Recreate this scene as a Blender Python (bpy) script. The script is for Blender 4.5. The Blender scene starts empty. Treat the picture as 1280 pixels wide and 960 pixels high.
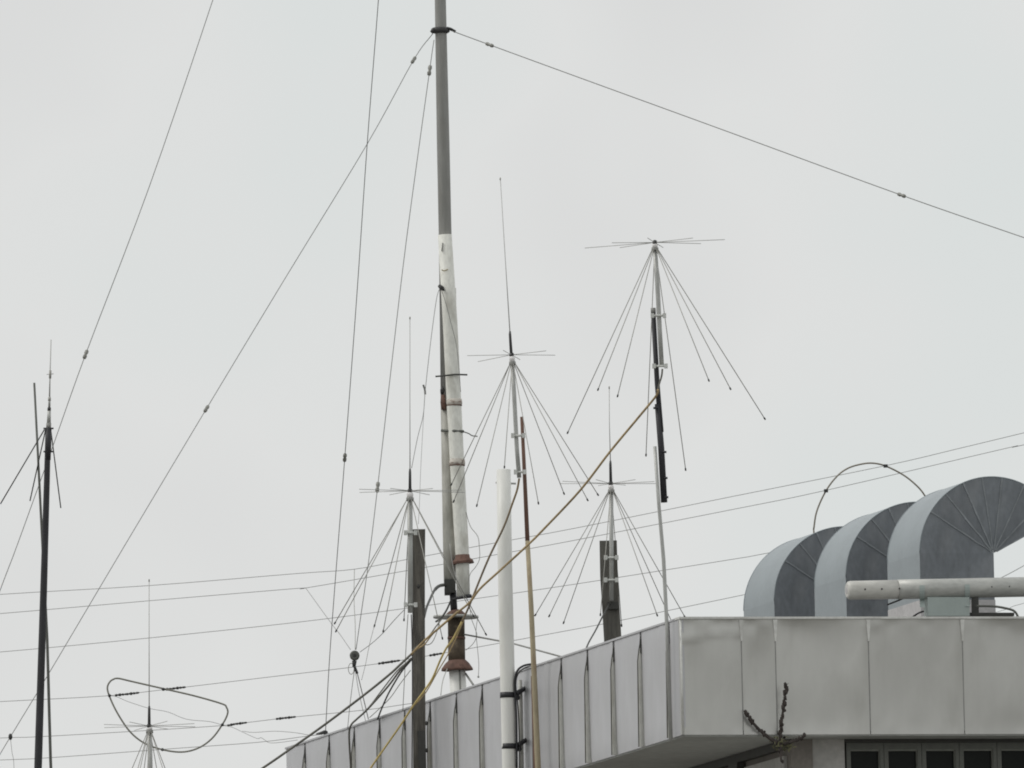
import bpy, bmesh, math, random
from mathutils import Vector, Matrix, noise
random.seed(7)
SC = bpy.context.scene
# ------------------------------------------------------------------ camera
F = 22000.0                       # focal length in pixels of a 1280 wide frame
PITCH, ROLL = math.radians(5.47), 0.022
CAM = Vector((0, 0, 1.7))
cam = bpy.data.cameras.new('camera')
cam.sensor_width = 36.0
cam.lens = F / 1280 * 36.0
cam.clip_start, cam.clip_end = 1.0, 6000.0
camo = bpy.data.objects.new('camera', cam)
SC.collection.objects.link(camo)
# image content rolled anticlockwise = camera rolled clockwise
RM = Matrix.Rotation(math.pi / 2 + PITCH, 3, 'X') @ Matrix.Rotation(-ROLL, 3, 'Z')
camo.matrix_world = Matrix.Translation(CAM) @ RM.to_4x4()
SC.camera = camo

# ------------------------------------------------------------------ world and sun
world = bpy.data.worlds.new('World'); SC.world = world; world.use_nodes = True
nt = world.node_tree; nt.nodes.clear()
SUN_EL, SUN_AZ = math.radians(48), math.radians(-88)      # azimuth from +Y towards +X
wo = nt.nodes.new('ShaderNodeOutputWorld'); bg = nt.nodes.new('ShaderNodeBackground')
sky = nt.nodes.new('ShaderNodeTexSky'); sky.sky_type = 'NISHITA'; sky.sun_disc = False
sky.sun_elevation = SUN_EL; sky.sun_rotation = SUN_AZ; sky.dust_density = 4
tc = nt.nodes.new('ShaderNodeTexCoord')
nz = nt.nodes.new('ShaderNodeTexNoise'); nz.inputs['Scale'].default_value = 26; nz.inputs['Detail'].default_value = 3
nt.links.new(tc.outputs['Generated'], nz.inputs['Vector'])
rp = nt.nodes.new('ShaderNodeValToRGB')
rp.color_ramp.elements[0].position = .35; rp.color_ramp.elements[0].color = (7.08, 7.13, 7.09, 1)
rp.color_ramp.elements[1].position = .68; rp.color_ramp.elements[1].color = (7.12, 7.45, 7.38, 1)
e_ = rp.color_ramp.elements.new(.50); e_.color = (7.46, 7.54, 7.47, 1)
nt.links.new(nz.outputs['Fac'], rp.inputs['Fac'])
mx = nt.nodes.new('ShaderNodeMix'); mx.data_type = 'RGBA'; mx.inputs['Factor'].default_value = .04
nt.links.new(rp.outputs['Color'], mx.inputs['A']); nt.links.new(sky.outputs['Color'], mx.inputs['B'])
nt.links.new(mx.outputs['Result'], bg.inputs['Color'])
bg.inputs['Strength'].default_value = 0.1                 # thick cloud layer over the daylight sky
nt.links.new(bg.outputs['Background'], wo.inputs['Surface'])
sl = bpy.data.lights.new('sun', 'SUN'); sl.energy = 1.0; sl.angle = math.radians(25); sl.color = (1, .97, .93)
so = bpy.data.objects.new('sun', sl); SC.collection.objects.link(so)
sd = Vector((math.sin(SUN_AZ) * math.cos(SUN_EL), math.cos(SUN_AZ) * math.cos(SUN_EL), math.sin(SUN_EL)))
so.rotation_euler = sd.to_track_quat('Z', 'Y').to_euler()
so.location = (-60, 100, 80)
SC.view_settings.view_transform = 'Standard'; SC.view_settings.look = 'None'
SC.view_settings.exposure = 0; SC.view_settings.gamma = 1
SC.render.filter_size = 1.9; SC.cycles.filter_width = 1.9

# ------------------------------------------------------------------ picture and building frames
def ray(px, py):
    return RM @ Vector((px - 640, 480 - py, -F))
def W(px, py, Y):                                          # the point at distance Y seen at a pixel
    d = ray(px, py)
    return CAM + d * (Y / d.y)
def PX(Y): return Y / F                                    # metres per picture pixel at distance Y
C = W(850, 772, 147.0)                                     # top corner of the fascia
AZ = math.radians(-14.45)
V = Vector((math.sin(AZ), math.cos(AZ), 0))                # along the receding side
U = Vector((math.cos(AZ), -math.sin(AZ), 0))               # along the front
def B(a, b, h): return C + U * a + V * b + Vector((0, 0, h))
def b_at(px, py=850, a=0.0):                               # where a sight line meets the plane a = const
    d = ray(px, py); k = ((C + U * a - CAM).dot(U)) / d.dot(U)
    return (CAM + d * k - C).dot(V)
def a_at(px, py=850, b=0.0):
    d = ray(px, py); k = ((C + V * b - CAM).dot(V)) / d.dot(V)
    return (CAM + d * k - C).dot(U)
def side_Y(px, out=0.0): return B(-out, b_at(px, 850, -out), 0).y
GZ = -C.z                                                  # h of the ground

# ------------------------------------------------------------------ materials
MATS = {}
def mat(name, col, rough=.6, metal=0., vary=.25, scale=6., bump=.0, bscale=40., dirt=None, dirt_amt=.5, stretch=(1, 1, 1),
        rnd=0., spec=.5, fine=.12):
    m = bpy.data.materials.new(name); m.use_nodes = True; t = m.node_tree; n = t.nodes; L = t.links
    p = n['Principled BSDF']; p.inputs['Roughness'].default_value = rough; p.inputs['Metallic'].default_value = metal
    p.inputs['Specular IOR Level'].default_value = spec
    co = n.new('ShaderNodeTexCoord'); mp = n.new('ShaderNodeMapping'); mp.inputs['Scale'].default_value = stretch
    L.new(co.outputs['Object'], mp.inputs['Vector'])
    a = n.new('ShaderNodeTexNoise'); a.inputs['Scale'].default_value = scale; a.inputs['Detail'].default_value = 5
    L.new(mp.outputs[0], a.inputs['Vector'])
    r = n.new('ShaderNodeMapRange'); r.inputs['From Min'].default_value = .25; r.inputs['From Max'].default_value = .75
    r.inputs['To Min'].default_value = 1 - vary; r.inputs['To Max'].default_value = 1 + vary
    L.new(a.outputs['Fac'], r.inputs['Value'])
    f = n.new('ShaderNodeTexNoise'); f.inputs['Scale'].default_value = scale * 9; f.inputs['Detail'].default_value = 3
    L.new(mp.outputs[0], f.inputs['Vector'])
    r2 = n.new('ShaderNodeMapRange'); r2.inputs['From Min'].default_value = .25; r2.inputs['From Max'].default_value = .75
    r2.inputs['To Min'].default_value = 1 - fine; r2.inputs['To Max'].default_value = 1 + fine
    L.new(f.outputs['Fac'], r2.inputs['Value'])
    mu = n.new('ShaderNodeMath'); mu.operation = 'MULTIPLY'; L.new(r.outputs[0], mu.inputs[0]); L.new(r2.outputs[0], mu.inputs[1])
    src = mu.outputs[0]
    if rnd:
        oi = n.new('ShaderNodeObjectInfo'); r3 = n.new('ShaderNodeMapRange')
        r3.inputs['To Min'].default_value = 1 - rnd; r3.inputs['To Max'].default_value = 1 + rnd
        L.new(oi.outputs['Random'], r3.inputs['Value'])
        m3 = n.new('ShaderNodeMath'); m3.operation = 'MULTIPLY'; L.new(src, m3.inputs[0]); L.new(r3.outputs[0], m3.inputs[1]); src = m3.outputs[0]
    vm = n.new('ShaderNodeVectorMath'); vm.operation = 'SCALE'; vm.inputs[0].default_value = col
    L.new(src, vm.inputs['Scale'])
    out = vm.outputs['Vector']
    if dirt:
        d = n.new('ShaderNodeTexNoise'); d.inputs['Scale'].default_value = scale * 1.7; d.inputs['Detail'].default_value = 6
        L.new(mp.outputs[0], d.inputs['Vector'])
        dr = n.new('ShaderNodeMapRange'); dr.inputs['From Min'].default_value = .5; dr.inputs['From Max'].default_value = .72
        dr.inputs['To Max'].default_value = dirt_amt; L.new(d.outputs['Fac'], dr.inputs['Value'])
        mm = n.new('ShaderNodeMix'); mm.data_type = 'RGBA'; L.new(dr.outputs[0], mm.inputs['Factor'])
        L.new(out, mm.inputs['A']); mm.inputs['B'].default_value = (*dirt, 1); out = mm.outputs['Result']
    L.new(out, p.inputs['Base Color'])
    if bump:
        bn = n.new('ShaderNodeTexNoise'); bn.inputs['Scale'].default_value = bscale; bn.inputs['Detail'].default_value = 4
        L.new(mp.outputs[0], bn.inputs['Vector'])
        bp = n.new('ShaderNodeBump'); bp.inputs['Strength'].default_value = bump; bp.inputs['Distance'].default_value = .01
        L.new(bn.outputs['Fac'], bp.inputs['Height']); L.new(bp.outputs['Normal'], p.inputs['Normal'])
    MATS[name] = m
    return m
mat('fascia', (.515, .512, .485), .32, .55, .07, 1.3, .10, 5, dirt=(.27, .265, .235), dirt_amt=.4, stretch=(1, 1, .4), fine=.03, rnd=.03)
mat('fascia_side', (.50, .50, .515), .42, .3, .07, 1.3, .10, 5, dirt=(.33, .33, .32), dirt_amt=.25, stretch=(1, 1, .4), fine=.03, rnd=.03)
mat('trim', (.68, .68, .65), .4, 0, .12, 3, dirt=(.3, .29, .26), dirt_amt=.4)
mat('gap_dark', (.06, .06, .055), .8, 0, .3, 14, .3, 60)  # near black: the side backing, and gap shade painted on the wedges
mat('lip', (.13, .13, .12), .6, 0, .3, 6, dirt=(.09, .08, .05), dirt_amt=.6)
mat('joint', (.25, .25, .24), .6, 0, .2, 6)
mat('rib', (.60, .60, .56), .5, 0, .15, 3, dirt=(.25, .23, .17), dirt_amt=.5, stretch=(3, 3, .7))
mat('soffit', (.42, .43, .41), .7, 0, .12, 1.2)
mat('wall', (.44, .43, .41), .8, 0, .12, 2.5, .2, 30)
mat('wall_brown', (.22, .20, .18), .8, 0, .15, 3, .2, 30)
mat('dark_frame', (.115, .12, .105), .5, 0, .15, 8)
mat('sash', (.20, .205, .18), .5, 0, .15, 8)
mat('lintel', (.05, .05, .045), .6, 0, .2, 8)
mat('pane', (.010, .012, .010), .25, 0, .3, 5, spec=.12)
mat('roof', (.16, .16, .155), .9, 0, .2, 2, .3, 30)
mat('galv', (.18, .197, .215), .5, .15, .28, 3.2, .08, 9, dirt=(.27, .28, .29), dirt_amt=.55, stretch=(1, 1, .5), rnd=.10, fine=.14)
mat('galv_seam', (.235, .255, .27), .55, .1, .3, 9)
mat('galv_lit', (.285, .325, .345), .4, .1, .08, 2.2, .06, 9, rnd=.04, fine=.05)  # lit copy of galv: light on the curved side painted into its colour
mat('plinth', (.50, .49, .49), .7, 0, .1, 3)
mat('white_pipe', (.84, .84, .80), .45, 0, .05, 3, dirt=(.5, .49, .43), dirt_amt=.35, stretch=(1, 1, .25), fine=.03)
mat('bright_white', (.90, .88, .87), .4, 0, .03, 6)
mat('rust_patch', (.60, .56, .50), .7, 0, .2, 9, dirt=(.17, .085, .06), dirt_amt=1.0, stretch=(1, 1, 2.5))
mat('old_white', (.82, .82, .76), .55, 0, .08, 5, dirt=(.40, .38, .31), dirt_amt=.55, stretch=(1, 1, .4))
mat('old_grey', (.40, .395, .355), .6, .1, .2, 5, .1, 40, dirt=(.18, .175, .14), dirt_amt=.6, stretch=(1, 1, .3))
mat('steel', (.29, .29, .275), .55, .1, .12, 4, .05, 40, dirt=(.17, .165, .14), dirt_amt=.5, stretch=(1, 1, .15))
mat('alu', (.46, .465, .445), .42, .3, .12, 6, stretch=(1, 1, .3))
mat('alu_bright', (.62, .63, .60), .4, .2, .1, 9)
mat('rod', (.36, .355, .325), .5, .2, .1, 6)
mat('whip', (.46, .46, .44), .5, .2, .1, 6)
mat('black', (.022, .022, .026), .5, 0, .25, 12)
mat('black_pole', (.026, .026, .03), .6, 0, .25, 6)
mat('coil', (.06, .06, .06), .5, 0, .2, 20)
mat('tip', (.04, .04, .04), .6, 0, .2, 20)
mat('rust', (.155, .088, .068), .85, 0, .4, 14, .4, 60, dirt=(.07, .045, .035), dirt_amt=.6)
mat('rust_pole', (.17, .095, .07), .8, 0, .3, 6, .2, 60, dirt=(.10, .07, .05), dirt_amt=.7, stretch=(1, 1, .4))
mat('tan_pole', (.42, .36, .24), .7, 0, .2, 5, dirt=(.25, .15, .09), dirt_amt=.7, stretch=(1, 1, .35))
mat('brown_wrap', (.085, .065, .045), .8, 0, .5, 9, .3, 40, dirt=(.22, .17, .11), dirt_amt=.7)
mat('wood', (.135, .125, .108), .85, 0, .5, 9, .9, 50, dirt=(.05, .048, .042), dirt_amt=.6, stretch=(4, 4, .35))
mat('wood_board', (.125, .12, .105), .85, 0, .35, 7, .4, 50, dirt=(.07, .067, .06), dirt_amt=.6, stretch=(4, 4, .35))
mat('wire', (.19, .19, .18), .6, .1, .15, 3)
mat('thin_wire', (.22, .22, .21), .6, .1, .1, 3)
mat('glass_insulator', (.24, .24, .215), .3, 0, .5, 60)
mat('tan_cable', (.42, .31, .16), .7, 0, .3, 5, dirt=(.15, .115, .08), dirt_amt=.7)
mat('brown_cable', (.19, .15, .105), .7, 0, .3, 5, dirt=(.34, .24, .12), dirt_amt=.6)
mat('grey_cable', (.15, .145, .125), .7, 0, .25, 5)
mat('yellow_cable', (.60, .47, .18), .7, 0, .2, 5, dirt=(.35, .28, .15), dirt_amt=.6)
mat('rope', (.36, .36, .33), .9, 0, .2, 20)
mat('loop', (.24, .235, .20), .6, 0, .2, 6)
mat('loop_tan', (.27, .245, .20), .6, 0, .2, 6)
mat('stalk', (.055, .045, .04), .9, 0, .4, 30, .4, 60)
mat('stalk_green', (.17, .165, .09), .9, 0, .3, 30)
mat('tube_white', (.62, .61, .57), .45, 0, .06, 4, dirt=(.40, .39, .35), dirt_amt=.4, stretch=(.4, .4, 1))
mat('tube_grey', (.46, .465, .44), .42, .15, .10, 4, dirt=(.62, .62, .58), dirt_amt=.6, stretch=(.5, 1, 1))
mat('bracket', (.38, .435, .415), .55, 0, .06, 6, fine=.04)
mat('ground', (.21, .205, .19), .95, 0, .25, .4, .2, 4)

# ------------------------------------------------------------------ mesh helpers
def link(o): SC.collection.objects.link(o); return o
def thing(name, label, cat, loc, group=None):
    o = link(bpy.data.objects.new(name, None)); o.location = loc; o.empty_display_size = .2
    o['label'] = label; o['category'] = cat
    if group: o['group'] = group
    bpy.context.view_layer.update()
    return o
ORIG = {}
def org(o):
    return ORIG.get(o.name, Vector(o.location)) if o else Vector((0, 0, 0))
class MB:
    def __init__(s): s.v = []; s.f = []; s.sm = []
    def add(s, vs, fs, smooth=False):
        k = len(s.v); s.v += [Vector(x) for x in vs]
        for f in fs: s.f.append(tuple(i + k for i in f)); s.sm.append(smooth)
        return s
    def hexa(s, p):                                        # 8 points: bottom 4 then top 4
        return s.add(p, [(3, 2, 1, 0), (4, 5, 6, 7), (0, 1, 5, 4), (1, 2, 6, 5), (2, 3, 7, 6), (3, 0, 4, 7)])
    def box(s, a0, a1, b0, b1, h0, h1):                    # in the building's frame
        return s.hexa([B(a0, b0, h0), B(a1, b0, h0), B(a1, b1, h0), B(a0, b1, h0), B(a0, b0, h1), B(a1, b0, h1), B(a1, b1, h1), B(a0, b1, h1)])
    def wbox(s, c, x, y, z, R=None):                       # box about a point, half sizes
        R = R or Matrix.Identity(3); c = Vector(c)
        q = [(-x, -y, -z), (x, -y, -z), (x, y, -z), (-x, y, -z), (-x, -y, z), (x, -y, z), (x, y, z), (-x, y, z)]
        return s.hexa([c + R @ Vector(p) for p in q])
    def tube(s, pts, r, n=8, cap=True, flat=1.0):
        pts = [Vector(p) for p in pts]; m = len(pts)
        rs = r if isinstance(r, (list, tuple)) else [r] * m
        k0 = len(s.v); t0 = (pts[1] - pts[0]).normalized()
        ref = Vector((0, 1, 0)) if abs(t0.y) < .9 else Vector((1, 0, 0))
        nrm = (ref - t0 * ref.dot(t0)).normalized()
        for i, p in enumerate(pts):
            t = (pts[min(i + 1, m - 1)] - pts[max(i - 1, 0)])
            t = t.normalized() if t.length > 1e-9 else t0
            nrm = (nrm - t * nrm.dot(t)); nrm = nrm.normalized() if nrm.length > 1e-6 else t.orthogonal().normalized()
            bn = t.cross(nrm)
            for j in range(n):
                a = 2 * math.pi * j / n
                s.v.append(p + (nrm * math.cos(a) + bn * math.sin(a) * flat) * rs[i])
        for i in range(m - 1):
            for j in range(n):
                j2 = (j + 1) % n
                s.f.append((k0 + i * n + j, k0 + i * n + j2, k0 + (i + 1) * n + j2, k0 + (i + 1) * n + j)); s.sm.append(True)
        if cap:
            s.f.append(tuple(k0 + j for j in reversed(range(n)))); s.sm.append(False)
            s.f.append(tuple(k0 + (m - 1) * n + j for j in range(n))); s.sm.append(False)
        return s
    def ball(s, c, r, n=8, sc=(1, 1, 1)):
        c = Vector(c); vs = []; fs = []; m = n // 2 + 1
        for i in range(m + 1):
            th = math.pi * i / m
            for j in range(n):
                ph = 2 * math.pi * j / n
                vs.append(c + Vector((r * sc[0] * math.sin(th) * math.cos(ph), r * sc[1] * math.sin(th) * math.sin(ph), r * sc[2] * math.cos(th))))
        for i in range(m):
            for j in range(n): fs.append((i * n + j, i * n + (j + 1) % n, (i + 1) * n + (j + 1) % n, (i + 1) * n + j))
        return s.add(vs, fs, True)
    def mesh(s, name, m, off=Vector((0, 0, 0))):
        me = bpy.data.meshes.new(name)
        me.from_pydata([tuple(v - off) for v in s.v], [], s.f)
        me.polygons.foreach_set('use_smooth', s.sm); me.materials.append(MATS[m]); me.update()
        return me
    def obj(s, name, m, parent=None, label=None, loc=None):
        """link as one mesh object; a child keeps its thing's base as its origin unless loc is given"""
        base = Vector(loc) if loc is not None else org(parent)
        o = bpy.data.objects.new(name, s.mesh(name, m, base)); link(o)
        if parent:
            o.parent = parent; o.location = base - org(parent)
        else: o.location = base
        ORIG[o.name] = base
        if label: o['label'] = label
        return o
def child(name, me, parent, loc, rot=None, sc=None):       # one more use of a shared mesh
    o = bpy.data.objects.new(name, me); link(o); o.parent = parent; o.location = Vector(loc) - org(parent)
    if rot is not None: o.rotation_mode = 'QUATERNION'; o.rotation_quaternion = rot
    if sc is not None: o.scale = sc
    ORIG[o.name] = Vector(loc)
    return o
def tag(o, label, cat, group=None, kind=None):
    if kind: o['kind'] = kind
    else:
        o['label'] = label; o['category'] = cat
        if group: o['group'] = group
    return o
def cat_rom(p, k=5):
    p = [Vector(q) for q in p]
    if len(p) < 3: return p
    q = [p[0] * 2 - p[1]] + p + [p[-1] * 2 - p[-2]]; out = []
    for i in range(1, len(q) - 2):
        for j in range(k):
            t = j / k; a, b, c, d = q[i - 1], q[i], q[i + 1], q[i + 2]
            out.append(.5 * ((2 * b) + (c - a) * t + (2 * a - 5 * b + 4 * c - d) * t * t + (3 * b - a - 3 * c + d) * t ** 3))
    return out + [p[-1]]
def path(pts, Y0, Y1=None, k=5):                           # smooth 3D curve through sight lines, distance running Y0..Y1
    Y1 = Y0 if Y1 is None else Y1
    L = [0]
    for i in range(1, len(pts)): L.append(L[-1] + math.hypot(pts[i][0] - pts[i - 1][0], pts[i][1] - pts[i - 1][1]))
    P = [W(x, y, Y0 + (Y1 - Y0) * l / L[-1]) for (x, y), l in zip(pts, L)]
    return cat_rom(P, k) if k > 1 else P
def vrod(pts, Y): return [W(x, y, Y) for x, y in pts]

# ------------------------------------------------------------------ ground
g = MB(); q = 3000
g.add([(-q, -q, 0), (q, -q, 0), (q, q, 0), (-q, q, 0)], [(0, 1, 2, 3)])
tag(g.obj('ground', 'ground'), None, None, kind='structure')

# ------------------------------------------------------------------ building
bd = thing('building', 'flat roofed building with grey sheet metal fascia panels round its overhanging roof edge', 'building', B(0, 0, GZ))
FH = .985                                                  # fascia height
SEAM_L = [838, 802, 768, 735, 702, 669, 636, 602.5, 570, 537, 505, 473.5, 441.5, 410, 379.5, 355]
SB = [b_at(x, 850) for x in SEAM_L]
BEND = SB[-1]
SEAM_F = [850, 927.5, 970, 1086.5, 1204]
SA = [a_at(x, 845) for x in SEAM_F]
while SA[-1] < 13: SA.append(SA[-1] + (SA[4] - SA[3]))
AEND = SA[-1]
def panel_mesh(w, h, seed, pil=.012, wav=.004, lip=.032, nx=12, ny=14, crease=False):
    """a pressed sheet: x across, z up, bulging towards -y, edges turned back"""
    m = MB(); vs = []; N = nx + 3; M = ny + 3
    for j in range(M):
        for i in range(N):
            x = min(max(i - 1, 0), nx) / nx; z = min(max(j - 1, 0), ny) / ny
            back = i in (0, N - 1) or j in (0, M - 1)
            e = (1 - abs(2 * x - 1) ** 5) * (1 - abs(2 * z - 1) ** 7)
            y = -pil * e - wav * e * 2 * noise.noise(Vector((x * w * 1.9 + seed * 7.3, z * 1.6, seed * 1.7)))
            edge = min(x, 1 - x) * w
            y -= .006 * math.exp(-((z - .06) / .05) ** 2) * noise.noise(Vector((x * w * 9, seed, 3)))
            y -= .012 * math.exp(-((z - .95) / .05) ** 2) * noise.noise(Vector((x * w * 7, seed, 9)))
            if crease:                                     # creased and dented sheet by the corner
                y += .010 * math.exp(-((x - .76 - .05 * noise.noise(Vector((z * 3, 1, 2)))) / .035) ** 2) * (.4 + .6 * z)
                y -= .007 * math.exp(-((z - .90 + .10 * abs(x - .8)) / .030) ** 2)
                y += .012 * math.exp(-(((x - .86) / .07) ** 2 + ((z - .96) / .06) ** 2))
            if back: y += lip
            vs.append(Vector((x * w, y, z * h)))
    fs = [(j * N + i, j * N + i + 1, (j + 1) * N + i + 1, (j + 1) * N + i) for j in range(M - 1) for i in range(N - 1)]
    m.add(vs, fs, True)
    return m
def place_panel(m, o, ux, uy, matname, name):              # o: lower corner, ux: direction across, uy: direction inwards
    m.v = [o + ux * v.x + uy * v.y + Vector((0, 0, v.z)) for v in m.v]
    ob = m.obj(name, matname, bd, loc=o)
    ob.data.set_sharp_from_angle(angle=math.radians(50))
    return ob
# backing, roof slab, soffit
MB().box(.03, .12, .122, BEND - .03, -FH + .005, -.022).obj('fascia_backing', 'gap_dark', bd)
MB().box(.03, AEND, .034, .12, -FH + .005, -.022).obj('fascia_backing', 'rib', bd)
MB().box(.12, AEND, .12, BEND - .03, -.3, -.16).obj('roof_slab', 'roof', bd)
MB().box(.016, AEND, .016, BEND - .03, -FH - .012, -FH + .003).obj('soffit', 'soffit', bd)
# side panels (the low corner of each is its far end, so that x runs towards the camera)
for i in range(len(SB) - 1):
    b0, b1 = SB[i], SB[i + 1]; g_ = .028
    w = b1 - b0 - 2 * g_
    place_panel(panel_mesh(w, FH - .004, i + 20, .010, .004), B(0, b1 - g_, -FH), -V, U, 'fascia_side', 'fascia_panel')
    # standing rib that starts as a point below the roof edge, over a dark joint
    r0 = SB[i]; hw = .030
    rb = MB(); st = [(-.10, .002, .004), (-.17, .014, .012), (-.26, .024, .018), (-FH + .002, .030, .020)]
    vs = []
    for (h, o_, hw_) in st: vs += [B(.026, r0 - hw_, h), B(-o_, r0 - hw_ * .75, h), B(-o_, r0 + hw_ * .75, h), B(.026, r0 + hw_, h)]
    fs = []
    for k in range(len(st) - 1):
        for j in range(4): fs.append((k * 4 + j, k * 4 + (j + 1) % 4, k * 4 + 4 + (j + 1) % 4, k * 4 + 4 + j))
    fs += [(0, 3, 2, 1), (12, 13, 14, 15)]
    ro = rb.add(vs, fs).obj('seam_rib', 'rib', bd)
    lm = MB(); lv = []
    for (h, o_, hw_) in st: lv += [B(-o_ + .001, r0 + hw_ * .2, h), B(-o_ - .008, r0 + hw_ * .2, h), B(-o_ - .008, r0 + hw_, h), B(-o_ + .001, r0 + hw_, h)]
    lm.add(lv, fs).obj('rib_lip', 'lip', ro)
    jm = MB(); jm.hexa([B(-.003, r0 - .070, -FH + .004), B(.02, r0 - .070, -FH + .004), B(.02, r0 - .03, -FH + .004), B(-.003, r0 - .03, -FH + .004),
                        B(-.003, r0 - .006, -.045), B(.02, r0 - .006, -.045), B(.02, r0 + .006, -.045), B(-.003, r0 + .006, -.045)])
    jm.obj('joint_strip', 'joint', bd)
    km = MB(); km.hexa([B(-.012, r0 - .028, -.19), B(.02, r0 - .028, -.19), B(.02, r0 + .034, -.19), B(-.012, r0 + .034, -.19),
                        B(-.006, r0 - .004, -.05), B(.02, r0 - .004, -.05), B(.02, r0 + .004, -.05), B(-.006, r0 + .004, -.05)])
    km.obj('shade_wedge', 'gap_dark', bd)  # shade of the gap at the rib top, painted as a dark wedge
# corner piece and front panels
MB().box(-.004, .03, .0, SB[0] - .03, -FH, -.004).obj('corner_trim', 'fascia_side', bd)
MB().tube([B(.004, .002, -FH), B(.004, .002, -.014)], .011, 8).obj('corner_highlight', 'trim', bd)  # pale strip added as a painted highlight down the corner edge
for i in range(len(SA) - 1):
    g_ = .004
    w = SA[i + 1] - SA[i] - .003 - g_
    place_panel(panel_mesh(w, FH - .004, i, -.007, [.006, .014, .009, .006, .008][i % 5], crease=i == 0, nx=20, ny=24), B(SA[i] + g_, 0, -FH), U, V, 'fascia', 'fascia_panel')
    if i:
        c = MB(); s_ = SA[i]
        c.hexa([B(s_ - .006, -.014, -.20), B(s_ + .006, -.014, -.20), B(s_ + .006, .02, -.20), B(s_ - .006, .02, -.20),
                B(s_ - .018, -.018, -.018), B(s_ + .018, -.018, -.018), B(s_ + .018, .02, -.018), B(s_ - .018, .02, -.018)])
        c.obj('seam_clip', 'trim', bd)
        MB().box(s_ - .004, s_ + .004, -.003, .033, -FH + .03, -.203).obj('seam_fold', 'joint', bd)
MB().box(-.012, AEND, -.020, .13, -.012, .006).obj('coping', 'trim', bd)
MB().box(-.012, .13, .132, BEND - .02, -.012, .004).obj('coping', 'fascia_side', bd)
# walls under the overhang
WA, WB = 1.03, .33
HW = -FH - .013
pa0 = a_at(1056.5, 940, WB); pa1 = a_at(1016.5, 940, WB); pa2 = a_at(995, 940, WB)
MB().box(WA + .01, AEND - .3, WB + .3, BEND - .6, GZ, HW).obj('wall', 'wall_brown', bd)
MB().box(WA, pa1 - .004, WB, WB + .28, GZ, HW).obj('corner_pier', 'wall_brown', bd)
MB().box(pa1, pa0, WB + .02, WB + .28, GZ, HW).obj('pilaster', 'wall', bd)
MB().box(pa0 + .004, AEND - .3, WB + .03, WB + .28, GZ, HW - 1.30).obj('spandrel', 'wall', bd)
MB().box(pa0 + .003, AEND - .3, WB + .01, WB + .10, HW - .028, HW - .001).obj('lintel', 'lintel', bd)
# window row
wx0, wp = 1059.0, 47.2
fr = MB()
wa0 = a_at(wx0, 940, WB); wpa = a_at(wx0 + wp, 940, WB) - wa0
fw = wpa - .004; t_ = .033; hh = 1.26
def lb(m, x0, x1, y0, y1, z0, z1):                         # box in the window's own frame
    return m.hexa([U * x + V * y + Vector((0, 0, z)) for z in (z0, z1) for x, y in ((x0, y0), (x1, y0), (x1, y1), (x0, y1))])
def ring(m, x0, x1, z0, z1, t, tt_, tb_, y0, y1):          # a rectangular frame as one closed ring
    vs = [U * x + V * y + Vector((0, 0, z)) for y in (y0, y1) for x, z in ((x0, z0), (x1, z0), (x1, z1), (x0, z1), (x0 + t, z0 + tb_), (x1 - t, z0 + tb_), (x1 - t, z1 - tt_), (x0 + t, z1 - tt_))]
    fs = []
    for j in range(4):
        k = (j + 1) % 4
        fs += [(j, k, k + 4, j + 4), (8 + k, 8 + j, 12 + j, 12 + k), (k, j, 8 + j, 8 + k), (j + 4, k + 4, k + 12, j + 12)]
    return m.add(vs, fs)
ring(fr, 0, fw, -hh, 0, t_, .055, .07, .03, .12)
fme = fr.mesh('frame', 'dark_frame')
pn = MB(); lb(pn, t_ - .005, fw - t_ + .005, .075, .083, -hh + .05, -.045); pme = pn.mesh('pane', 'pane')
br = MB(); ring(br, t_ - .002, fw - t_ + .002, -hh + .068, -.053, .009, .016, .014, .045, .074); bme = br.mesh('sash', 'sash')
n_win = int((AEND - .4 - wa0) / wpa)
for i in range(n_win):
    p = B(wa0 + wpa * i + .002, WB, HW - .03)
    w_ = child('window', fme, bd, p); child('pane', pme, w_, p); child('sash', bme, w_, p)
# side wall details seen under the soffit: dark lintel line, light panel, dark post
def bs(px, py): return b_at(px, py, WA)
MB().box(WA - .05, WA - .002, WB + .02, 6.5, HW - .075, HW - .002).obj('lintel', 'lintel', bd)
MB().box(WA - .03, WA - .001, bs(984, 950), bs(934, 950), HW - 1.4, HW - .13).obj('wall_panel', 'wall', bd)
MB().box(WA - .07, WA - .003, bs(931, 950), bs(920, 950), HW - 1.6, HW - .08).obj('post', 'lintel', bd)
MB().box(WA - .03, WA - .001, bs(918, 950), bs(800, 950), HW - 1.4, HW - .10).obj('wall_panel', 'wall_brown', bd)

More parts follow.
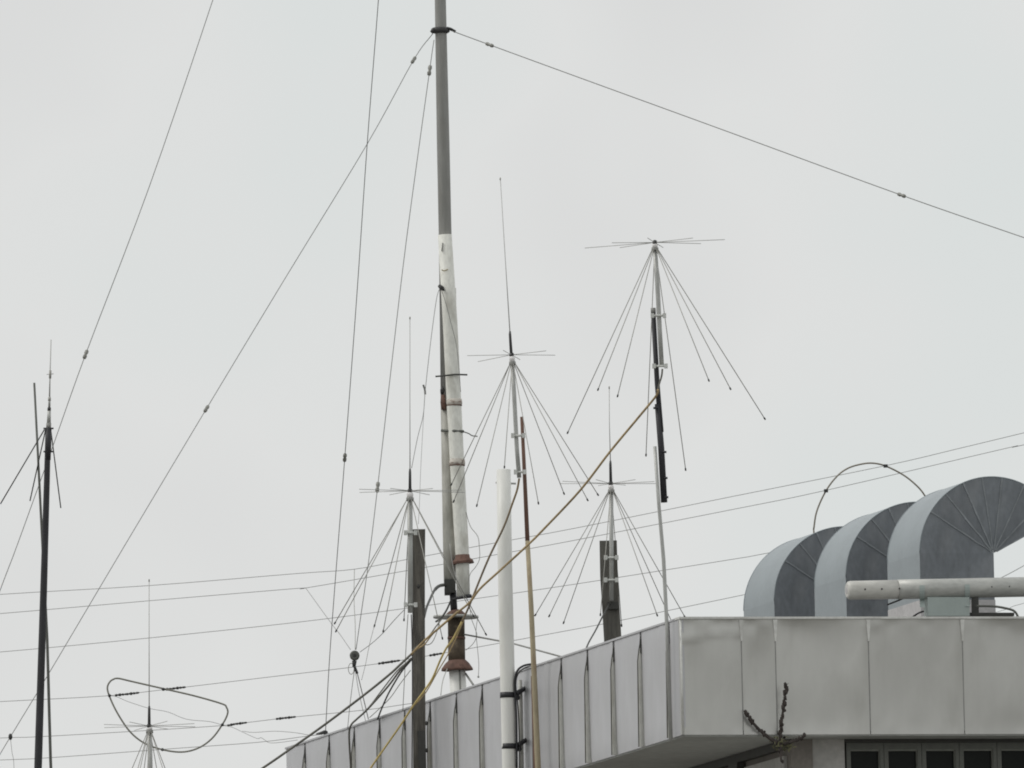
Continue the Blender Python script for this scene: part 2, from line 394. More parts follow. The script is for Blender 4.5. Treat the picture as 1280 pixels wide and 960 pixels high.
# ------------------------------------------------------------------ gooseneck vents on the roof
VR, VD, VH, VB = .655, 1.03, .72, 2.0
va = a_at(1242, 691, VB)
def fan(m, a0, a1, r0, r1, b0, b1, steps):                 # outer strip + two sides between two angles about the pivot
    def P(t, r, b): return U * (math.cos(t) * r) + V * b + Vector((0, 0, math.sin(t) * r))
    ts = [a0 + (a1 - a0) * k / steps for k in range(steps + 1)]
    return ts, P
def wedge(deg0, deg1, steps, lift=0.):
    front, strip = MB(), MB(); a0, a1 = math.radians(deg0), math.radians(deg1)
    ts, P = fan(None, a0, a1, 0, VR, 0, VD, steps)
    back = MB()
    for b, s, side in ((0 - lift, 1, front), (VD + lift, -1, back)):
        vs = [P(a0, .001, b)] + [P(t, VR, b) for t in ts]
        fs = [(0, k, k + 1) for k in range(1, len(vs) - 1)]
        side.add(vs, [f if s < 0 else tuple(reversed(f)) for f in fs])
    vs = []
    for t in ts: vs += [P(t, VR + .001, 0), P(t, VR + .001, VD)]
    strip.add(vs, [(2 * k, 2 * k + 1, 2 * k + 3, 2 * k + 2) for k in range(steps)], True)
    return front, back, strip
def seam_mesh(deg, b0, b1):                                        # folded seam: thin bar radiating from the throat, on both sides
    t = math.radians(deg); m = MB(); d = U * math.cos(t) + Vector((0, 0, math.sin(t))); nn = U * -math.sin(t) + Vector((0, 0, math.cos(t)))
    vs = []; N = 9
    for k in range(N + 1):
        r = .03 + (VR - .03) * k / N; w = .006 + .004 * noise.noise(Vector((k * 1.3, deg, 0))); c = .008 * noise.noise(Vector((k * .7, deg, 5))) * (1 - k / N)
        vs += [d * r + nn * (c + s * w) + V * b for s, b in ((-1, b0), (1, b0), (1, b1), (-1, b1))]
    m.add(vs, [(k * 4 + j, k * 4 + (j + 1) % 4, k * 4 + 4 + (j + 1) % 4, k * 4 + 4 + j) for k in range(N) for j in range(4)] + [(3, 2, 1, 0), tuple(range(4 * N, 4 * N + 4))])
    return m
angs = [180, 147, 129, 113, 97.5, 82, 64, 46, 28]
gore_me = []
for i in range(len(angs) - 1):
    s_, k_, o_ = wedge(angs[i], angs[i + 1], 6 if i == 0 else 4, lift=.0015 * (i % 2))
    gore_me.append((s_.mesh('gore', 'galv'), o_.mesh('gore_strip', 'galv_lit'), k_.mesh('gore', 'galv')))
seam_me = [seam_mesh(a, *q).mesh('seam', 'galv_seam') for a in angs[1:] for q in ((-.007, .002), (VD - .002, VD + .007))]
leg = MB()
def lb2(m, x0, x1, y0, y1, z0, z1): return lb(m, x0, x1, y0, y1, z0, z1)
hl = VH + .16
sides = MB(); sides.hexa([U * x + V * y + Vector((0, 0, z)) for z in (-hl, 0) for x, y in ((-VR + .002, 0), (0, 0), (0, VD), (-VR + .002, VD))])
side_me = sides.mesh('duct', 'galv')
ls = MB(); lb(ls, -VR - .001, -VR + .001, 0.0, VD, -hl, 0); strip_me = ls.mesh('duct_lit_strip', 'galv_lit')
flg = MB()
for y0, y1 in ((-.012, .0015), (VD - .0015, VD + .012)): lb(flg, -VR, 0, y0, y1, -.012, .012)
flange_me = flg.mesh('joint_band', 'galv')
em = []                                                    # rolled edge along the curved side
for b in (0.0, VD):
    em.append(MB().tube([U * (math.cos(math.radians(180 - k * 4)) * VR) + Vector((0, 0, math.sin(math.radians(180 - k * 4)) * VR)) + V * b for k in range(39)], .0055, 6).mesh('rolled_edge', 'galv_lit'))
plm = MB(); lb(plm, -VR - .004, .004, -.005, VD + .005, -hl, -.40); plinth_me = plm.mesh('plinth', 'plinth')
for i, lab in enumerate(['nearest and tallest looking curved grey sheet metal vent behind the white tube',
                         'middle one of the three curved grey sheet metal roof vents',
                         'farthest curved grey sheet metal vent at the left end of the row']):
    p = B(va, VB + 2.37 * i, VH)
    t = thing('gooseneck_vent', lab, 'roof vent', p - Vector((0, 0, hl)), 'curved sheet metal vents on the roof')
    for k, (g1, g2, g3) in enumerate(gore_me):
        gg = child('gore', g1, t, p); child('gore_strip', g2, gg, p); child('gore', g3, t, p)
    for s_ in seam_me: child('seam', s_, t, p)
    dd = child('duct', side_me, t, p); child('duct_lit_strip', strip_me, dd, p)
    for e_ in em: child('rolled_edge', e_, t, p)
    if i == 0: child('plinth', plinth_me, t, p)

# ------------------------------------------------------------------ tube on a bracket in front of the vents
TB = .95
TY = B(a_at(1150, 736, TB), TB, 0).y
px_ = PX(TY)
tt = thing('tube_antenna', 'long white tube with rivets lying level on a bracket above the fascia', 'tube', W(1190, 790, TY))
TA = U
def tp(px, py): return B(a_at(px, py, TB), TB, 0) * 0 + W(px, py, B(a_at(px, py, TB), TB, 0).y)
tl, tr_ = tp(1060, 738), tp(1420, 731)
tdir = (tr_ - tl).normalized()
MB().tube([tl - tdir * .012, tl, tl + tdir * .02, tl + tdir * .43], [.055, .074, .080, .0815], 20).obj('tube', 'tube_white', tt)
MB().tube([tl + tdir * .432, tl + tdir * .8, tr_], [.0835, .084, .084], 20).obj('tube', 'tube_grey', tt)
MB().tube([tl - tdir * .016 , tl - tdir * .008], [.028, .034], 12).obj('end_cap', 'plinth', tt)
rv = MB().ball((0, 0, 0), .009, 6).mesh('rivet', 'tip')
dn = Vector((0, -1, -.02)).normalized()
for x in (1081, 1102, 1124, 1239, 1261):
    c = tl + tdir * ((x - 1060) / 360 * (tr_ - tl).length) - Vector((0, .081, 0))
    child('rivet', rv, tt, c)
def tat(px, dz=0., dy=0.): return tl + tdir * ((px - 1060) / 360 * (tr_ - tl).length) + Vector((0, dy, dz))
c0 = tat(1182.5, -.158)
MB().wbox(c0, .183, .06, .080, Matrix((U, V, (0, 0, 1))).transposed()).obj('bracket_box', 'bracket', tt)
for x in (1152, 1208.5):
    pts = [tat(x, .0, 0) + Vector((0, -math.cos(a) * .086, math.sin(a) * .086)) for a in [math.radians(k) for k in range(15, -91, -15)]]
    pts.append(tat(x, -.16, -.066)); s_ = MB(); vs = []
    for k, q_ in enumerate(pts):
        ax_ = tat(x, 0, 0); nn = (q_ - ax_); nn = Vector((0, nn.y, nn.z)).normalized() if k < len(pts) - 1 else Vector((0, -1, 0))
        vs += [q_ - tdir * .022, q_ + tdir * .022, q_ + tdir * .022 + nn * .006, q_ - tdir * .022 + nn * .006]
    m_ = len(pts)
    s_.add(vs, [(k * 4 + j, k * 4 + (j + 1) % 4, k * 4 + 4 + (j + 1) % 4, k * 4 + 4 + j) for k in range(m_ - 1) for j in range(4)] + [(3, 2, 1, 0), tuple(range(4 * m_ - 4, 4 * m_))])
    s_.obj('strap', 'bracket', tt)
MB().wbox(tat(1218, -.14, .02), .03, .05, .095).obj('post', 'lintel', tt)
MB().wbox(tat(1193, -.255, .03), .06, .05, .022).obj('foot', 'bracket', tt)
MB().wbox(tat(1218, -.225, .08), .32, .09, .014, Matrix((U, V, (0, 0, 1))).transposed()).obj('base_plate', 'lintel', tt)
MB().tube(path([(1109, 756), (1122, 751), (1134, 746.5), (1152, 745)], TY + .02), .008, 6).obj('cable', 'black', tt)
MB().tube(path([(1141, 771), (1148, 766.5), (1155, 764)], TY - .02), .008, 6).obj('cable', 'black', tt)
MB().tube(path([(1221, 757.5), (1243, 758), (1262, 761.5), (1269, 765), (1273, 772)], TY + .02), .011, 6).obj('cable', 'dark_frame', tt)

# ------------------------------------------------------------------ insulators and wires
ins = MB().tube([(0, 0, z) for z in (-.044, -.038, -.018, 0, .018, .038, .044)], [.005, .014, .016, .010, .016, .014, .005], 8)
INS = ins.mesh('insulator', 'glass_insulator')
ins2 = MB().tube([(0, 0, z) for z in (-.085, -.08, -.06, -.055, -.035, -.03, -.012, -.006, .014, .018, .04, .045, .07, .085)],
                 [.006, .014, .015, .008, .014, .018, .018, .009, .015, .015, .008, .013, .012, .005], 8)
INS2 = ins2.mesh('insulator', 'tip')
Z = Vector((0, 0, 1))
def wire(name, label, cat, pts, r, Y0, Y1=None, m='wire', group=None, beads=(), k=5, ins=INS, isc=1., up=None, joint=None):
    P = path(pts, Y0, Y1, k); o = MB().tube(P, r * .9 * PX((Y0 + (Y1 or Y0)) / 2), 6).obj(name, m, loc=P[0])
    tag(o, label, cat, group)
    for (bx, by) in beads:
        best = min(range(len(P) - 1), key=lambda i: seg_d(P[i], P[i + 1], bx, by)[0])
        d, t = seg_d(P[best], P[best + 1], bx, by); c = P[best].lerp(P[best + 1], t)
        child('insulator', ins, o, c, Z.rotation_difference((P[best + 1] - P[best]).normalized()), (isc,) * 3)
    return o
def proj(p):
    q = RM.transposed() @ (p - CAM); return 640 + q.x * F / -q.z, 480 - q.y * F / -q.z
def seg_d(p, q, x, y):
    (x0, y0), (x1, y1) = proj(p), proj(q); dx, dy = x1 - x0, y1 - y0
    t = max(0, min(1, ((x - x0) * dx + (y - y0) * dy) / (dx * dx + dy * dy + 1e-9)))
    return math.hypot(x0 + dx * t - x, y0 + dy * t - y), t

MY = B(1.0, b_at(571, 866, 1.0), 0).y                      # main mast stands a metre in from the side edge
PY = side_Y(636, .16)                                      # white pipe and rusty pole, clamped off the side
RY = side_Y(668, .14)
WY = side_Y(524, .16)                                      # wooden post
BY = B(.75, b_at(765, 800, .75), 0).y                      # board on the roof
TYY = side_Y(832, .08)                                     # thin pole near the corner
LY = 143.0

# guys of the main mast
GG = 'wires running down from the tall mast and its neighbours'
wire('guy_wire', 'guy wire from the mast collar across the upper right sky', 'guy wire',
     [(562, 37), (566, 39), (612, 56), (720, 95.5), (900, 161), (1127, 244), (1280, 297), (1500, 372)], .62, MY, 152, beads=[(612, 56), (1127, 244)], group=GG, isc=1.1)
wire('guy_wire', 'guy wire from the mast collar slanting down to the lower left edge', 'guy wire',
     [(541, 42), (517, 75), (459, 180), (360, 342), (258, 511), (157, 680), (62.7, 839), (13, 921), (-40, 1010), (-140, 1180)], .62, MY, 147, beads=[(517, 75), (258, 511)], group=GG, isc=1.1)
wire('guy_wire', 'guy wire hanging from the mast collar down to the round balun', 'guy wire',
     [(542.5, 50), (537, 88), (508, 300), (489, 460), (472, 609), (461, 700), (451, 770), (445, 812)], .62, MY - .4, WY + .6, beads=[(537, 88), (472, 609)], group=GG, isc=1.2)
wire('guy_wire', 'steep wire from the top edge down to the fascia left of the balun', 'guy wire',
     [(481, -120), (473, 0), (459, 180), (446, 370), (431, 572), (418, 740), (411.5, 830), (407, 913)], .62, 150, side_Y(407), beads=[(431, 572)], group=GG, isc=1.15)
wire('guy_wire', 'guy wire across the upper left corner passing behind the black pole', 'guy wire',
     [(300, -110), (266, 0), (186, 235), (107, 443), (66, 558), (22, 680), (0, 738), (-70, 925)], .62, 156, 150, beads=[(107, 443)], group=GG, isc=1.15)
o = wire('hanging_wire', 'short thin wire hanging from a knot on the lower left guy wire', 'wire', [(13, 922), (15, 940), (17.5, 960), (18, 1040)], .35, 147.3, m='thin_wire')
o = MB().ball(W(13, 921, 147.3), .022, 8, (.8, .8, 1.3)).obj('knot', 'tip', o)

# long aerial wires crossing the sky
AG = 'long thin aerial wires crossing behind the antennas'
def aerial(label, pts, Y0=166, Y1=162, r=.42, beads=(), isc=1.):
    return wire('aerial_wire', label, 'wire', pts, r, Y0, Y1, 'thin_wire', AG, beads, 4, INS2, isc)
aerial('topmost of the aerial wires on the left, rising to the right edge', [(-200, 758), (0, 743), (186, 732), (370, 717), (443, 711.5), (510, 699), (617, 679), (720, 660), (920, 619.7), (1105, 582.5), (1201, 560), (1280, 541), (1500, 488)])
aerial('second aerial wire from the top on the left, just under the topmost one', [(-200, 783), (0, 767), (186, 751), (370, 735.6), (382, 735), (510, 713), (622, 693), (720, 675), (920, 636), (1032, 613), (1257, 560.5), (1280, 556), (1500, 505)])
aerial('third aerial wire from the top on the left, passing behind the dark wooden post', [(-200, 830), (0, 815), (186, 797.5), (370, 778), (507, 760.5), (600, 747.5), (720, 730), (920, 698.4), (956, 692), (1180, 650)])
aerial('fourth aerial wire from the top, running through the D shaped loop with black insulators', [(-200, 888), (0, 877), (131, 870), (201, 862.5), (343, 845.5), (440, 834), (500, 825.5), (545, 818), (624, 804), (745, 781.6), (778, 775), (920, 745.5), (1100, 708)],
       beads=[(152, 868), (166, 867), (211, 861), (224, 859.5), (481, 828.5), (492, 827), (545, 818)], isc=.8)
aerial('fifth aerial wire from the top, reaching the right side of the D shaped loop', [(-200, 931), (0, 922.5), (46, 921), (186, 913), (277, 907), (298, 904.5), (347, 898.5), (370, 896), (460, 887), (516, 879), (560, 874)], beads=[(291, 905.5), (302, 904), (352, 898), (363, 896.8)], isc=.75)
aerial('lowest aerial wire ending at the fascia corner', [(-200, 957), (0, 950), (64, 947), (204, 936.6), (321, 928), (385, 920), (403, 918)], 165, side_Y(400) + .1)
aerial('slack thin wire sagging through the middle of the D shaped loop', [(136.6, 869.7), (146, 871), (160, 877), (187, 885.6), (210, 890), (233, 899), (262, 902), (277, 906)], 163, 163, r=.34)
aerial('crinkled thin wire trailing from the loop towards the fascia corner', [(278, 907), (290, 909), (303, 915), (321, 923), (326, 922), (331, 925), (337, 928.5), (350, 928), (372, 925)], 163, 162, r=.34)
aerial('short slack wire reaching the black knob on the fascia corner', [(303, 914), (318, 915.5), (344, 914), (370, 916), (388, 919), (399, 918)], 162, side_Y(400), r=.38)
aerial('short wire rising to the right edge beside the nearest vent', [(1243, 727), (1252, 722), (1280, 707), (1400, 640)], 158, 158, r=.5)
aerial('faint level wire under the white tube at the right edge', [(1235, 768), (1260, 761), (1280, 754), (1400, 726)], 160, 160, r=.34)

# balun with its feed lines
CY = WY + .6
bl = thing('balun', 'round dark balun hanging where several thin wires meet above the fascia', 'balun', W(443.5, 830, CY))
MB().tube([W(443.3, 819.5, CY) + Vector((0, y, 0)) for y in (-.03, -.024, .024, .03)], [.030, .044, .044, .030], 16).obj('body', 'dark_frame', bl)
MB().tube([W(443.3, 819.5, CY) + Vector((0, y, 0)) for y in (-.036, -.028)], [.012, .016], 10).obj('terminal', 'tip', bl)
MB().tube([W(443, 826, CY), W(442.5, 834, CY)], [.022, .014], 8).obj('neck', 'tip', bl)
lp = [W(439 + 3.6 * math.cos(t), 836 + 7 * math.sin(t), CY) for t in [k * math.pi / 6 for k in range(13)]]
MB().tube(lp, .0035, 6).obj('wire_loop', 'rope', bl)
MB().tube(path([(443, 833), (445, 838), (446.5, 842)], CY - .02), [.014] * 11, 6).obj('hook', 'tip', bl)
FG = 'thin feed lines gathered at the balun'
wire('feed_line', 'feed line from the second aerial wire slanting down to the balun', 'wire', [(382.5, 735.5), (414.7, 780), (425, 793), (438, 812)], .45, 165, CY, 'thin_wire', FG, k=3)
wire('feed_line', 'feed line dropping upright from the topmost aerial wire to the balun', 'wire', [(443, 712), (442.5, 750), (444, 780), (444, 812)], .5, 165, CY, 'rope', FG, k=3)
wire('feed_line', 'feed line from the wooden post curving down to the balun', 'wire', [(506, 761.5), (493, 775), (479, 791), (465, 804), (450, 815)], .5, WY, CY, 'thin_wire', FG, k=3)
SG = 'strings tied below the balun'
wire('string', 'leftmost string running from below the balun to the fascia top', 'string', [(443, 838), (440, 860), (437, 885), (434.5, 911)], .45, CY, side_Y(434), 'rope', SG, k=3)
wire('string', 'dark string slanting from below the balun rightwards to the fascia top', 'string', [(446.5, 841), (450, 855), (456, 880), (460.5, 899)], .65, CY, side_Y(460), 'wire', SG, k=3)
wire('string', 'pale string between the two others below the balun', 'string', [(444.5, 840), (448, 862), (453, 885), (457, 901)], .4, CY, side_Y(457), 'rope', SG, k=3)
wire('string', 'thin pale string from the end of an antenna rod past the balun', 'string', [(468, 782), (462, 805), (457, 830), (452, 850)], .35, WY + .3, CY, 'rope', SG, k=3)

# ------------------------------------------------------------------ main mast
mm = thing('mast', 'tall grey and white steel mast with collar, flanges and rusty joints behind the fascia', 'mast', W(572, 900, MY))
pm = PX(MY)
bz = B(0, 0, -.16).z
def mp(x, y, dy=0.): return W(x, y, MY + dy)
base = mp(572, 866); base2 = Vector((base.x + .02, MY, bz))
MB().tube([base2, mp(571.5, 838)], 10.4 * pm, 16).obj('base_pipe', 'white_pipe', mm)
MB().tube([base2 + Vector((.012, -.072, 0)), mp(574.5, 838) + Vector((0, -.072, 0))], 1.2 * pm, 6).obj('side_rod', 'steel', mm)
MB().tube([mp(571.5, 838), mp(571.4, 835.5), mp(571.3, 829), mp(571, 825)], [20 * pm, 19.6 * pm, 15 * pm, 10.7 * pm], 20).obj('rust_skirt', 'rust', mm)
MB().tube([mp(571, 827), mp(570.5, 798.5)], 10.7 * pm, 16).obj('wrapped_pipe', 'brown_wrap', mm)
MB().tube([mp(570.5, 799), mp(570.5, 796)], 11.2 * pm, 16).obj('band', 'rust', mm)
MB().tube([mp(570.5, 797), mp(570.2, 772)], 10.6 * pm, 16).obj('wrapped_pipe', 'brown_wrap', mm)
MB().tube([mp(569.8, 772.6), mp(569.8, 769.8)], [28.5 * pm, 28.5 * pm], 24).obj('flange', 'alu', mm)
MB().tube([mp(569.5, 770), mp(569.4, 767), mp(569.2, 763.5), mp(569, 762)], [13.5 * pm, 12 * pm, 8 * pm, 4 * pm], 16).obj('rust_dome', 'rust', mm)
MB().tube([mp(567.6, 764), mp(566, 738)], 4.4 * pm, 12).obj('joint_pipe', 'black', mm)
jb = MB().wbox(mp(562.6, 733), 7 * pm, 8 * pm, 8.6 * pm).obj('junction_box', 'lintel', mm)
MB().wbox(mp(559.5, 740, -.01), 4 * pm, 5 * pm, 4 * pm).obj('gland', 'lintel', jb)
MB().tube([mp(562.5, 729), mp(561.3, 680), mp(558.6, 498)], [7.7 * pm, 7.7 * pm, 8.0 * pm], 16).obj('lower_grey_pipe', 'old_grey', mm)
MB().tube([mp(558.6, 500), mp(556.4, 293), mp(554, 180), mp(551, 30), mp(550.2, -10), mp(548, -120)],
          [7.8 * pm, 8.1 * pm, 8.0 * pm, 7.2 * pm, 7 * pm, 6.6 * pm], 16).obj('grey_pipe', 'steel', mm)
WP = -.09
MB().tube([mp(579.3, 746, WP), mp(577.7, 690, WP), mp(573.5, 620, WP), mp(567.5, 505, WP), mp(562.5, 400, WP), mp(556, 293.5, WP)],
          [8.3 * pm, 8.6 * pm, 8.9 * pm, 9.2 * pm, 9.2 * pm, 8.7 * pm], 16).obj('white_pipe', 'old_white', mm)
MB().tube([mp(569.3, 360, WP + .06), mp(570, 420, WP + .06), mp(576.5, 520, WP + .05), mp(577.5, 560, WP + .05)], 1.0 * pm, 6).obj('edge_strip', 'old_white', mm)
# rusty joints on the white pipe
for (x, y, r) in ((567.7, 504, 9.6), (571.5, 579, 9.5)):
    MB().tube([mp(x + .2, y + 2.6, WP), mp(x + .1, y - .5, WP), mp(x, y - 5.2, WP)], [r * pm, (r + .5) * pm, (r - .1) * pm], 16).obj('rust_ring', 'rust_patch', mm)
    MB().tube([mp(x + .2, y + 3.4, WP), mp(x + .2, y + 2.2, WP)], [(r + .2) * pm] * 2, 16).obj('weld_line', 'rust', mm)
MB().tube([mp(578.7, 703.5, WP), mp(578.6, 701, WP), mp(578.2, 698, WP), mp(578, 693.5, WP)], [13.8 * pm, 13 * pm, 9.6 * pm, 8.9 * pm], 18).obj('rust_collar', 'rust', mm)
MB().tube([mp(578.9, 704.6, WP), mp(578.8, 703.3, WP)], [13.9 * pm, 14.1 * pm], 18).obj('rust_collar', 'rust', mm)
# clamps
MB().tube([mp(544.5, 470.6, WP - .05), mp(556, 469.6, WP - .08), mp(569, 468, WP - .085), mp(584, 468.5, WP - .05)], 1.15 * pm, 6).obj('clamp_bar', 'lintel', mm)
MB().tube([mp(551.5, 538, -.06), mp(558, 538.6, -.075), mp(568, 538.6, WP - .065), mp(579.5, 539.3, WP - .03)], 1.8 * pm, 8).obj('clamp_strap', 'dark_frame', mm)
MB().tube(path([(579, 539.5), (586, 542), (590, 544.5), (597, 545.5)], MY + WP - .03), .8 * pm, 6).obj('strap_tail', 'wire', mm)
MB().tube([mp(566, 748.3, -.03), mp(572, 747.6, WP - .04), mp(582, 745.6, WP - .06), mp(588.5, 745, WP - .03)], [1.8 * pm, 1.9 * pm, 2.5 * pm, 2.6 * pm], 8).obj('pipe_clamp', 'black', mm)
MB().tube([mp(553, 492, -.03), mp(553.3, 487.5, -.05), mp(553.6, 484.5, -.03)], [2.6 * pm, 3.2 * pm, 2.2 * pm], 8).obj('knob', 'tip', mm)
MB().tube([mp(554.8, 512, -.055), mp(554, 503, -.06), mp(553.6, 494, -.05)], [3.2 * pm, 3.6 * pm, 2.6 * pm], 8).obj('rust_plug', 'rust', mm)
MB().tube([mp(549, 357, WP - .06), mp(552.5, 360.5, WP - .08), mp(555, 362.5, WP - .06)], [2.2 * pm, 3.2 * pm, 1.4 * pm], 8).obj('knob', 'tip', mm)
MB().tube([mp(552, 314, WP - .06), mp(553.3, 303.5, WP - .065)], [1.1 * pm, 1.9 * pm], 6, flat=.4).obj('peeled_patch', 'steel', mm)
MB().tube(path([(552, 337), (555, 338.5), (560, 336.5)], MY + WP - .075), .8 * pm, 6).obj('tape_scrap', 'tan_pole', mm)
# collar at the top
MB().tube([mp(550.6, 41.6), mp(550.6, 40.2), mp(550.5, 36), mp(550.5, 34.6)], [9.0 * pm, 11.6 * pm, 11.8 * pm, 9.4 * pm], 16).obj('collar', 'tip', mm)
MB().tube([mp(539, 40.5, -.05), mp(543, 36.5, -.06)], [2.2 * pm, 2.6 * pm], 8).obj('shackle', 'tip', mm)
MB().tube([mp(559, 35, -.05), mp(563.5, 36, -.02), mp(569, 39.5, 0)], [1.6 * pm, 1.6 * pm, 1.9 * pm], 8).obj('shackle', 'tip', mm)
# braces and cables at its foot
MB().tube([mp(580, 793, -.06), W(640, 804, MY - .4), W(702, 821, side_Y(702) + .1)], 1.15 * pm, 6).obj('brace', 'steel', mm)
MB().tube([mp(582, 842, -.05), mp(594, 859.5, -.3)], 1.5 * pm, 6).obj('brace', 'steel', mm)
MB().tube(path([(556, 731), (549, 732.5), (543, 738), (538, 748), (533, 760), (530, 772)], MY - .05, WY + .1), [2.1 * pm] * 10 + [1.6 * pm] * 16, 8).obj('cable', 'lintel', mm)
MB().tube(path([(563, 752), (558, 763), (551, 773), (545, 777)], MY - .05, MY - .4), 1.3 * pm, 6).obj('cable', 'lintel', mm)
MB().tube(path([(562, 680), (567, 712), (574, 730), (583, 748), (588, 757)], MY - .2), .5 * pm, 6).obj('stay_wire', 'whip', mm)
MB().tube(path([(582.5, 640), (588, 658), (597, 670), (599, 682), (599.5, 698), (595, 708), (588, 717), (586, 728), (586, 745)], MY - .12), .45 * pm, 6).obj('thin_cable', 'rope', mm)
MB().tube(path([(587, 755), (589, 772), (594, 786), (596, 795), (591, 805), (582, 813)], MY - .1), .45 * pm, 6).obj('thin_cable', 'rope', mm)
tw = MB().tube(path([(597, 772), (595, 790), (597, 812), (598.5, 830), (598, 845)], MY - .1), .42 * pm, 6).obj('thin_cable', 'rope', mm)
MB().ball(W(598, 846, MY - .1), 1.5 * pm, 6).obj('plug', 'alu', tw)
wire('mast_stay', 'thin stay from the black knob on the white pipe, slanting down to its left', 'guy wire', [(550, 360), (545.6, 374), (538, 430), (531.6, 488), (529, 519), (522, 547), (514.5, 585)], .5, MY - .16, WY + .2)
sp_ = MB().tube(path([(529, 481), (531, 487), (531.5, 493)], MY - 1.4), 1.4 * pm, 6).obj('splice', 'wire', SC.objects['mast_stay'])
wire('thin_wire', 'faint thin wire dropping left of the mast behind the loading coil', 'wire', [(531, 495), (529.5, 519), (526, 584), (524.5, 625), (523, 655)], .34, MY - 1.4, WY + .8, 'thin_wire')
MB().tube(path([(551.5, 362), (557, 378), (564, 405), (570.5, 432), (573.5, 460), (575.8, 490)], MY - .19), .4 * pm, 6).obj('cord', 'wire', mm)
MB().tube(path([(550.5, 363), (551, 400), (553.5, 440), (554, 468), (554, 485)], MY - .17), .5 * pm, 6).obj('cord', 'wire', mm)

# ------------------------------------------------------------------ discone antennas
TIP = None
def discone(label, Y, hub, tube, rt, disc, cone, R_disc, R_cone, coil=None, whip=None, clamps=(), rr=.55, feed=None, dm='whip'):
    """hub, tube points, disc and cone rod ends as seen; rods reach out in depth so that each has its rod length about the axis"""
    p_ = PX(Y)
    t = thing('discone_antenna', label, 'antenna', W(*tube[-1], Y), 'discone antennas')
    MB().tube(vrod(tube, Y), [rt * p_] * len(tube), 12).obj('support_tube', 'alu', t)
    hx, hy = hub; tx, ty = tube[0]
    MB().tube([W(tx, ty + 2.5, Y), W(tx, ty - 1.6, Y)], (rt + 1.5) * p_, 12).obj('cone_hub', 'steel', t)
    MB().tube([W(tx, ty - 1.6, Y), W((hx + tx) / 2, (hy + ty) / 2 - .5, Y), W(hx, hy + 2, Y)], [(rt + .4) * p_, (rt + .9) * p_, (rt + .3) * p_], 12).obj('insulating_spacer', 'bright_white', t)
    MB().tube([W(hx, hy + 2.6, Y), W(hx, hy + 1.4, Y), W(hx, hy - 1.8, Y), W(hx, hy - 3, Y)], [1.6 * p_, 3.0 * p_, 3.0 * p_, 1.2 * p_], 10).obj('disc_hub', 'tip', t)
    hp = W(hx, hy, Y)
    for (x, y, s) in disc:
        dx = x - hx; d = math.sqrt(max(R_disc ** 2 - dx * dx, (.2 * R_disc) ** 2)) * p_ * s
        e = W(x, y, Y + d); MB().tube([hp, e], rr * .72 * p_, 6).obj('disc_rod', dm, t)
    cp = W(tx, ty + .5, Y)
    k = (tube[-1][0] - tx) / max(1, tube[-1][1] - ty)
    for (x, y, s) in cone:
        dx = x - (tx + k * (y - ty)); d = math.sqrt(max(R_cone ** 2 - dx * dx, (.2 * R_cone) ** 2)) * p_ * s
        e = W(x, y, Y + d); dd = (e - cp).normalized()
        st = cp + Vector((dd.x, dd.y, 0)).normalized() * (rt + .8) * p_
        r_ = MB().tube([st, e], rr * p_, 6).obj('cone_rod', 'rod', t)
        MB().tube([e - dd * 2.5 * p_, e - dd * 1.2 * p_, e + dd * 1.5 * p_], [rr * p_, 1.25 * p_, 1.0 * p_], 6).obj('tip_cap', 'tip', r_)
    if coil:
        (x0, y0), (x1, y1) = coil
        MB().tube([W(x1, y1, Y), W(x0, y0 + 4, Y), W(x0, y0, Y)], [2.0 * p_, 1.7 * p_, 1.2 * p_], 10).obj('loading_coil', 'coil', t)
    if whip:
        w_ = MB().tube(vrod(whip, Y), [.75 * p_] + [.5 * p_] * (len(whip) - 1), 6).obj('whip', 'whip', t)
        MB().tube([W(whip[-1][0], whip[-1][1] + 3, Y), W(*whip[-1], Y)], .95 * p_, 6).obj('tip_cap', 'rod', w_)
    for (x0, x1, y) in clamps:
        c = MB().tube([W(x0, y, Y - .03), W(x1, y, Y - .03)], 1.5 * p_, 8).obj('clamp', 'alu_bright', t)
        for x in (x0 + 1.5, x1 - 1.5): MB().wbox(W(x, y, Y - .03), 2.2 * p_, 2.4 * p_, 2.9 * p_).obj('clamp_pad', 'alu_bright', c)
    return t
N_, F_ = -1, 1
discone('discone antenna standing highest, whipless with wide disc, on the dark pole', TYY, (818.5, 303), [(818.7, 311), (822, 360), (824.5, 410), (827.2, 458)], 2.9,
        [(731, 310, F_), (765, 303.5, N_), (775, 309.5, F_), (866, 297.5, N_), (906, 299.5, N_), (876, 304.5, F_), (809.5, 297.5, N_), (829, 309.5, F_)],
        [(709.5, 541, F_), (747.5, 487, N_), (772, 495, N_), (807.5, 569, F_), (857, 587, F_), (886, 475.5, N_), (913, 486, N_), (956, 523.5, F_)],
        92, 132, clamps=[(814, 832, 394.5), (816, 834, 457.5)], rr=.58)
discone('discone antenna with the longest whip, clamped to the rusty pole', RY - .02, (639.5, 443.5), [(640.5, 453.5), (643, 500), (646, 560), (649, 597)], 2.7,
        [(584, 444.5, N_), (597.5, 452, F_), (694, 444, F_), (682.5, 438.5, N_), (629, 438, N_), (650, 449.5, F_)],
        [(564, 606, F_), (567, 627, F_), (596, 632, N_), (630.5, 584, N_), (673, 629, N_), (705, 617, F_), (734.5, 625, N_), (747.5, 618.5, F_)],
        58, 104, coil=((637.5, 414), (639, 441)), whip=[(637.4, 415), (632, 330), (625.3, 222)], clamps=[(639.5, 656, 544.5), (643, 657.5, 590)], rr=.55)
